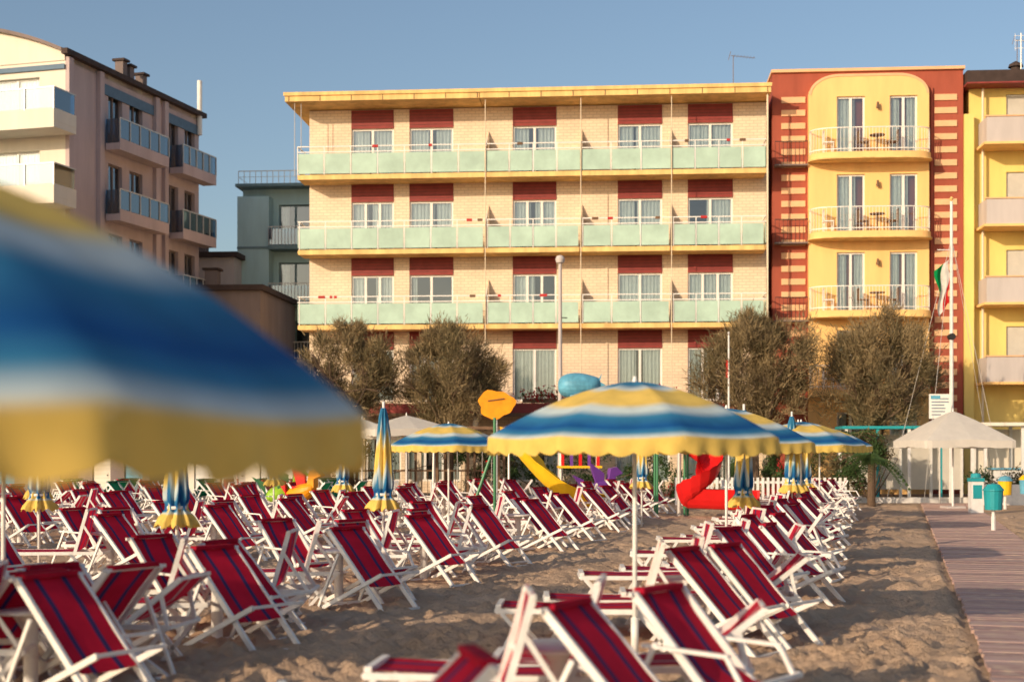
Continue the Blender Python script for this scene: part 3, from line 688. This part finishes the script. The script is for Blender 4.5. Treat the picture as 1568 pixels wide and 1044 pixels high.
# ------------------------------------------------------------ poles, flag
b=B(); b.cyl((0,0,0),(0,0,8.3),.09,.06,'greyp',12); b.lathe([(.01,8.62),(.12,8.58),(.17,8.47),(.14,8.35),(.05,8.3)],'greyp',14); b.lathe([(.0,8.34),(.09,8.36)],'white',14)
b.box(-.13,.13,-.1,.1,0,.25,'greyp'); b.cyl((.05,-.05,6.4),(.25,-.05,6.4),.02,.02,'black',6); b.obj('lamp_post',loc=(1.7,50.2,.13),smooth=False)
b=B(); b.cyl((0,0,0),(0,0,5.8),.045,.03,'white',10); b.lathe([(.0,5.92),(.05,5.87),(.0,5.8)],'white',8); b.box(-.1,0,-.01,.01,4.3,4.9,'slideR'); b.box(-.12,.12,-.12,.12,0,.1,'greyp'); b.obj('flagpole',loc=(7.65,50.2,.13))
root=empty('flagpole_with_flag',(15.45,50,0))
b=B(); b.cyl((0,0,0),(0,0,10.6),.085,.05,'white',12); b.lathe([(.0,10.78),(.08,10.7),(.0,10.6)],'ochre',10); b.cyl((0,-.12,5.85),(0,.12,5.85),.12,.12,'black',12); b.beam((-.5,0,8.9),(0,0,8.9),.03,.03,'white')
for dx,dy in ((-2.2,.3),(2,1.2),(-1.4,-1.5),(1.6,-1)): b.cyl((dx,dy,0.1),(0,0,9.3),.008,.008,'rail',4,False)
b.obj('pole_and_stays',root)
b=B()
def flg(u,v):
    x=-.08-.62*u*(.55+.25*v)-.05*math.sin(v*9); z=8.55-1.45*(1-v)-.55*u*(1-.3*v); return (x,.1*math.sin(u*9+v*4)*u,z),(1-v*.5-u*.5,v)
b.grid(flg,16,20,'flag'); b.obj('italian_flag',root,smooth=True)
# ------------------------------------------------------------ white square parasols, signs, bins
def parasol(name,x,y,w,zr,H,rz):
    b=B()
    def fn(a,v):
        t=a*2*math.pi+math.pi/4; sq=1/max(abs(math.cos(t)),abs(math.sin(t))); r=v*w/2*min(sq,1.38)
        return (r*math.cos(t),r*math.sin(t),zr+H*(1-v**1.15)-.04*v*abs(math.sin(2*(t)))),(a,v)
    b.grid(fn,48,10,'canvasw')
    def vl(a,v):
        (x_,y_,z_),_=fn(a,1); return (x_,y_,z_-.22*v-.02*abs(math.sin(a*60))*v),(a,v)
    b.grid(vl,96,1,'canvasw')
    b.cyl((0,0,0),(0,0,zr+H),.035,.03,'white',10); b.cyl((0,0,zr+H),(0,0,zr+H+.1),.03,.01,'white',8); b.box(-.3,.3,-.3,.3,0,.1,'greyp')
    for i in range(4):
        t=math.pi/4+i*math.pi/2; b.cyl((0,0,zr+.1),(w*.35*math.cos(t),w*.35*math.sin(t),zr+H*.4),.012,.012,'wood',5,False)
    b.obj(name,loc=(x,y,0),rz=rz,smooth=False)
parasol('white_square_parasol',13.95,45,2.9,2.2,.9,.1)
parasol('white_square_parasol',-3.6,48.5,2.8,2.6,.45,.3)
parasol('white_square_parasol',-5.2,49.3,2.4,2.5,.45,.1)
b=B(); b.box(-.38,.38,-.02,.02,.0,.85,'frame'); 
for i in range(6): b.box(-.3,.3-random.uniform(0,.3),-.024,-.021,.12+i*.11,.155+i*.11,'steelblue')
b.box(-.33,.0,-.026,-.0245,.68,.8,'bluep'); b.cyl((0,.05,-2.95),(0,.05,0),.03,.03,'rail',8); b.obj('information_sign',loc=(14.75,49,2.95))
def bin_(name,x,y,h,body,lid):
    b=B(); b.cyl((0,0,0),(0,0,.35),.05,.05,'white',8); b.lathe([(.01,h-.45),(.19,h-.45),(.22,h),(.20,h),(.17,h-.42)],body,14); b.lathe([(.01,h+.16),(.14,h+.13),(.23,h+.02),(.24,h-.01)],lid,14); b.cyl((0,0,.3),(0,0,h-.44),.04,.04,'white',8)
    b.obj(name,loc=(x,y,0),smooth=False)
bin_('litter_bin',11.0,32.5,.95,'tealp','tealp'); bin_('litter_bin',15.6,45,.9,'slideY','bluep'); bin_('litter_bin',16.1,44.5,.95,'bluep','slideY'); bin_('litter_bin',16.9,45.5,.95,'greenp','greenp')
b=B(); b.box(-.18,.18,-.15,.15,0,.95,'white'); b.box(-.2,.2,-.17,.17,.95,1.05,'tealp'); b.box(-.13,.13,-.16,-.151,.45,.85,'tealp'); b.lathe([(.01,1.2),(.13,1.18),(.16,1.06)],'tealp',12); b.obj('shower_control_post',loc=(13.6,41.7,0))
b=B(); x=3.5
while x<9.2: b.box(x,x+.09,0,.03,0,.95,'white'); x+=.17
b.box(3.5,9.2,.031,.06,.2,.28,'white'); b.box(3.5,9.2,.031,.06,.75,.83,'white'); b.obj('white_picket_fence',loc=(2.0,48.2,0),rz=FR)
b=B(); b.box(0,7,0,.12,0,.7,'white'); 
for i in range(8): b.box(-.05+i*1.0,.1+i*1.0,-.04,-.002,0,1.0,'white')
b.obj('white_garden_wall',loc=(15.9,48.5,0),rz=FR)
def cabin(x,y,w,d,h,k,kd,n):
    root=empty('beach_cabin',(x,y,0),FR); b=B(); dw=w/n
    ops=[(i*dw+.25,(i+1)*dw-.25,.1,h-.35) for i in range(n)]
    wall(b,0,w,0,h,ops,k,rev=.08); shell(b,0,w,0,d,0,h,k); b.box(-.2,w+.2,-.5,d+.1,h+.003,h+.12,'offwhite'); b.obj('cabin_walls',root)
    g=B()
    for i,o in enumerate(ops):
        kk=kd[i%len(kd)]; g.box(o[0]+.02,o[1]-.02,.06,.1,o[2],o[3],kk)
        for j in range(10): z=o[2]+.2+j*.15; g.box(o[0]+.1,o[1]-.1,.045,.059,z,z+.05,kk)
        g.cyl((o[1]-.12,.03,1.0),(o[1]-.12,.06,1.0),.025,.025,'black',6)
    g.obj('doors',root)
cabin(-11.2,49.0,4.6,2,2.05,'offwhite',['white','greyp','white'],4)
cabin(-20.5,49.8,8,2,2.15,'brown',['wood','offwhite','bluep','wood'],7)
b=B()
for i in range(6):
    b.box(i*1.1,i*1.1+.09,0,.09,0,2.35,'wood'); b.box(i*1.1,i*1.1+.09,2.2,2.29,0,2.35,'wood'); b.box(i*1.1,i*1.1+.08,-.3,2.6,2.36,2.46,'wood')
b.box(-.2,5.8,-.02,.07,2.47,2.58,'wood'); b.box(-.2,5.8,2.2,2.29,2.47,2.58,'wood')
for i in range(28): b.beam((i*.2,.1,.0),(i*.2+.0,.1,1.0),.025,.02,'wood')
b.box(0,5.6,.12,.15,.98,1.04,'wood'); b.obj('wooden_pergola',loc=(-6.0,50.8,.13),rz=FR)
b=B()
for i in range(5): b.box(i*1.1,i*1.1+.1,0,.1,0,2.5,'tealp' if i%2 else 'white'); b.box(i*1.1,i*1.1+.1,1.6,1.7,0,2.5,'white')
b.box(-.1,4.6,-.05,1.8,2.5,2.6,'tealp'); b.box(.1,4.4,1.62,1.66,.3,2.3,'canvasw'); b.obj('beach_bar_kiosk',loc=(11.9,50.8,.13),rz=FR)
b=B()
for i in range(5): b.box(i*1.3,i*1.3+.1,0,.1,0,2.6,'white'); b.box(i*1.3,i*1.3+.1,1.6,1.7,0,2.6,'white')
b.box(-.2,5.4,-.2,1.9,2.6,2.72,'offwhite'); b.box(0,5.2,1.75,1.8,.0,2.5,'offwhite'); b.box(.4,4.8,.3,.8,0,1.05,'white'); b.box(.3,4.9,.2,.9,1.05,1.1,'bluep'); b.obj('beach_bar_counter',loc=(16.8,50.6,.13),rz=FR)
# ------------------------------------------------------------ playground
def chute(b,path,w,k,wallh=.22):
    n=len(path)-1
    def fn(a,v):
        j=a*n; i=min(int(j),n-1); t=j-i; p=Vector(path[i]).lerp(Vector(path[i+1]),t); d=(Vector(path[i+1])-Vector(path[i])); d.z=0; d.normalize(); s=Vector((d.y,-d.x,0))
        u=(v-.5)*2; return p+s*u*w/2+Vector((0,0,wallh*abs(u)**3)),(a,v)
    b.grid(fn,n*3,10,k)
    def fo(a,v):
        p,u=fn(a,v); return (p[0],p[1],p[2]-.06),u
    b.grid(fo,n*3,10,k)
b=B(); chute(b,[(-1.0,0,2.05),(-.7,-.05,1.95),(-.35,-.2,1.5),(.1,-.35,1.0),(.6,-.4,.6),(1.1,-.35,.36),(1.7,-.3,.3)],.75,'slideY',.42)
for s in (-.38,.38):
    b.cyl((-1.2,s,0),(-1.2,s,2.7),.035,.035,'greenp',8); b.cyl((-1.9,s,0),(-1.2,s,2.0),.035,.035,'greenp',8)
for i in range(7): t=i/7; b.beam((-1.9+.7*t,-.38,2.0*t+.15),(-1.9+.7*t,.38,2.0*t+.15),.06,.03,'slideR')
b.box(-1.55,-.95,-.4,.4,1.96,2.02,'slideR'); b.cyl((-1.2,-.38,2.6),(-1.2,.38,2.6),.03,.03,'slideR',8); b.cyl((.9,-.38,0),(.9,-.38,.35),.03,.03,'greenp',6)
b.obj('yellow_slide',loc=(.75,37.0,0),smooth=False)
b=B(); pth=[]
for i in range(15):
    t=i/14; a=math.radians(80+250*t); pth.append((.75*math.cos(a)*-1*(1-.1*t)+.8*t*t,.6*math.sin(a),2.0-1.7*t))
pth.append((1.75,-.65,.25)); pth.append((2.1,-.75,.25))
chute(b,pth,.72,'slideR',.5); b.cyl((0,0,0),(0,0,2.2),.06,.06,'rail',10); b.box(-.6,.3,.3,1.1,1.9,1.96,'slideY')
for xx in (-.58,.28):
    for yy in (.35,1.05): b.cyl((xx,yy,0),(xx,yy,2.6),.035,.035,'greenp',8)
b.prism([(-.8,2.5),(.5,2.5),(-.15,2.8)],.2,1.2,'purple'); b.obj('red_spiral_slide',loc=(4.7,40.0,0))
b=B(); b.cyl((0,0,0),(0,0,2.9),.045,.045,'white',8)
pts=[]
for i in range(28):
    t=2*math.pi*i/28; r=.55+.05*math.sin(3*t+1)+.03*math.sin(7*t); pts.append((r*math.cos(t),3.25+r*.78*math.sin(t)))
b.prism(pts,-.07,.07,'orange')
b.beam((-.25,-.085,3.35),(.25,-.085,3.42),.04,.03,'wood')
b.obj('orange_shell_sign',loc=(-.48,43,0))
b=B()
def whale(a,v):
    t=v*math.pi; x=-.68*math.cos(t)*1.0; r=.5*max(0,math.sin(t))**.75*(1.15-.35*v); q=2*math.pi*a; return (x,r*math.cos(q),3.92+r*.85*math.sin(q)+.2*max(0,v-.7)*2),(a,v)
b.grid(whale,18,16,'bluep')
b.prism([(.5,3.95),(.72,4.3),(.65,4.05),(.85,3.93),(.55,3.83)],-.15,.15,'bluep')
b.box(-.3,.0,-.5,.5,3.5,3.62,'bluep'); b.cyl((0,0,3.05),(0,0,3.6),.08,.08,'rail',8)
for xx in (-.6,.6):
    for yy in (-.5,.5): b.cyl((xx,yy,0),(xx,yy,3.2),.04,.04,'rail',8)
b.box(-.7,.7,-.6,.6,1.3,1.37,'slideY'); b.box(-.7,.7,-.6,.6,2.98,3.05,'wood')
for i in range(5): b.box(-.6+i*.28,-.5+i*.28,-.56,-.52,1.37,1.95,'purple' if i%2 else 'slideR')
b.obj('whale_playhouse',loc=(2.15,45.5,0),smooth=False)
def rider(x,y,k1,k2):
    b=B(); b.cyl((0,0,0),(0,0,.3),.12,.06,'black',10)
    def body(a,v):
        t=v*math.pi; q=2*math.pi*a; r=.26*max(0,math.sin(t))**.8; return (-.5*math.cos(t),r*math.cos(q),.55+r*math.sin(q)+.35*v*v),(a,v)
    b.grid(body,14,12,k1)
    b.prism([(.25,.8),(.35,1.3),(.55,1.35),(.75,1.15),(.5,1.05),(.5,.8)],-.12,.12,k1); b.prism([(-.5,.6),(-.9,1.1),(-.55,.95)],-.06,.06,k2); b.prism([(-.1,.8),(-.35,1.5),(.15,1.15),(.15,.8)],-.05,.05,k2); b.box(-.2,.15,-.18,.18,.76,.84,k2)
    b.obj('spring_rider_toy',loc=(x,y,0),rz=random.uniform(-.5,.5),smooth=False)
rider(-6.0,40.5,'orange','slideR'); rider(-6.6,41.0,'limep','greenp'); rider(2.7,44,'purple','purple')
b=B()
for xx in (0,2.4):
    b.cyl((xx,-.6,0),(xx,0,2.1),.035,.035,'rail',8); b.cyl((xx,.6,0),(xx,0,2.1),.035,.035,'rail',8)
b.cyl((0,0,2.1),(2.4,0,2.1),.035,.035,'rail',8)
for xx in (.6,1.7):
    b.cyl((xx-.15,0,2.1),(xx-.15,0,.5),.01,.01,'rail',4); b.cyl((xx+.15,0,2.1),(xx+.15,0,.5),.01,.01,'rail',4); b.box(xx-.2,xx+.2,-.1,.1,.46,.5,'slideY')
b.obj('swing_set',loc=(-2.5,45.5,0))
def pchair(x,y,rz):
    b=B(); b.box(-.22,.22,-.22,.22,.42,.45,'white')
    for dx in (-.2,.2):
        for dy in (-.2,.2): b.beam((dx*1.1,dy*1.1,0),(dx,dy,.43),.04,.04,'white')
    for i in range(5): b.box(-.2+i*.09,-.15+i*.09,.2,.23,.45,.85,'white')
    b.box(-.22,.22,.195,.235,.8,.88,'white'); b.box(-.25,-.21,-.2,.2,.64,.67,'white'); b.box(.21,.25,-.2,.2,.64,.67,'white')
    b.obj('plastic_chair',loc=(x,y,0),rz=rz)
for x,y in ((-3.2,44),(-2.3,44.4),(-4.0,46.5),(7.2,47),(6.3,46.6)): pchair(x,y,random.uniform(0,6))
# person
def person(x,y,rz):
    J={'pel':(0,0,.95,.13),'wa':(0,0,1.12,.115),'ch':(0,.01,1.32,.145),'nb':(0,0,1.46,.06),'hd':(0,-.01,1.56,.075),'ht':(0,-.01,1.68,.095),
       'lh':(-.1,0,.88,.1),'lk':(-.12,-.1,.5,.062),'la':(-.12,.02,.09,.042),'lt':(-.12,-.16,.03,.035),'rh':(.1,0,.88,.1),'rk':(.11,.02,.5,.062),'ra':(.12,.2,.1,.042),'rt':(.12,.04,.03,.035),
       'ls':(-.18,0,1.4,.06),'le':(-.25,.06,1.12,.042),'lw':(-.26,-.04,.88,.028),'rs':(.18,0,1.4,.06),'re':(.26,.02,1.12,.042),'rw':(.25,-.12,.9,.028)}
    E=[('pel','wa'),('wa','ch'),('ch','nb'),('nb','hd'),('hd','ht'),('pel','lh'),('lh','lk'),('lk','la'),('la','lt'),('pel','rh'),('rh','rk'),('rk','ra'),('ra','rt'),('ch','ls'),('ls','le'),('le','lw'),('ch','rs'),('rs','re'),('re','rw')]
    for s,wn in ((-1,'lw'),(1,'rw')):
        wx,wy,wz,_=J[wn]; J[wn+'p']=(wx,wy-.02,wz-.07,.026); E.append((wn,wn+'p'))
        for i in range(4): 
            J[wn+f'f{i}']=(wx,wy-.045+.02*i,wz-.12,.010); J[wn+f'g{i}']=(wx-s*.01,wy-.045+.02*i-.01,wz-.16+abs(i-1.4)*.008,.008); E+=[(wn+'p',wn+f'f{i}'),(wn+f'f{i}',wn+f'g{i}')]
        J[wn+'t']=(wx-s*.01,wy-.06,wz-.09,.010); E.append((wn+'p',wn+'t'))
    K=list(J); me=bpy.data.meshes.new('person'); me.from_pydata([J[k][:3] for k in K],[(K.index(a),K.index(c)) for a,c in E],[])
    o=bpy.data.objects.new('person',me); col.objects.link(o); o.location=(x,y,0); o.rotation_euler[2]=rz
    md=o.modifiers.new('skin','SKIN'); sv=me.skin_vertices[0].data if me.skin_vertices else None
    if sv is None:
        bpy.context.view_layer.objects.active=o; sv=me.skin_vertices[0].data
    for i,k in enumerate(K): r=J[k][3]; sv[i].radius=(r,r*(.75 if k in('ch','wa','pel') else 1)); sv[i].use_root=(k=='pel')
    o.modifiers.new('sub','SUBSURF').levels=1; o.modifiers['sub'].render_levels=2
    m,nt,bs=_nt('person_body'); g=nt.nodes.new('ShaderNodeTexCoord'); sp=nt.nodes.new('ShaderNodeSeparateXYZ'); nt.links.new(g.outputs['Object'],sp.inputs[0])
    r=nt.nodes.new('ShaderNodeValToRGB'); r.color_ramp.interpolation='CONSTANT'; mm=nt.nodes.new('ShaderNodeMath'); mm.operation='MULTIPLY'; mm.inputs[1].default_value=.5
    nt.links.new(sp.outputs[2],mm.inputs[0]); nt.links.new(mm.outputs[0],r.inputs[0])
    st=[(0,(.45,.26,.18)),(.30,(.35,.05,.07)),(.49,(.70,.55,.54)),(.735,(.48,.28,.2)),(.845,(.05,.03,.02))]
    cr=r.color_ramp
    while len(cr.elements)<5: cr.elements.new(.5)
    for e_,(p,c) in zip(cr.elements,st): e_.position=p; e_.color=list(c)+[1]
    nt.links.new(r.outputs[0],bs.inputs['Base Color']); bs.inputs['Roughness'].default_value=.8; me.materials.append(m)
person(-8.8,44.2,.5)
# ------------------------------------------------------------ light, world, camera
az=math.radians(43); el=math.radians(17)
dirv=Vector((math.sin(az)*math.cos(el),math.cos(az)*math.cos(el),-math.sin(el)))
L=bpy.data.lights.new('sun','SUN'); L.energy=4.0; L.angle=math.radians(.5); L.color=(1,.78,.54)
lo=bpy.data.objects.new('sun',L); col.objects.link(lo); lo.rotation_euler=dirv.to_track_quat('-Z','Y').to_euler(); lo.location=(-20,-20,30)
W=bpy.data.worlds.new('World'); S.world=W; W.use_nodes=True; nt=W.node_tree; bg=nt.nodes['Background']
sk=nt.nodes.new('ShaderNodeTexSky'); sk.sky_type='NISHITA'; sk.sun_disc=False; sk.sun_elevation=el; sk.sun_rotation=math.pi+az; sk.air_density=1.0; sk.dust_density=2.2; sk.ozone_density=1.4
nt.links.new(sk.outputs[0],bg.inputs[0]); bg.inputs[1].default_value=.14
C=bpy.data.cameras.new('camera'); C.sensor_width=36; C.lens=50; C.shift_y=.107; C.clip_end=3000; C.clip_start=.05
C.dof.use_dof=True; C.dof.focus_distance=27; C.dof.aperture_fstop=1.3
co=bpy.data.objects.new('camera',C); col.objects.link(co); co.location=(0,0,1.85); co.rotation_euler=(math.radians(90),0,0); S.camera=co
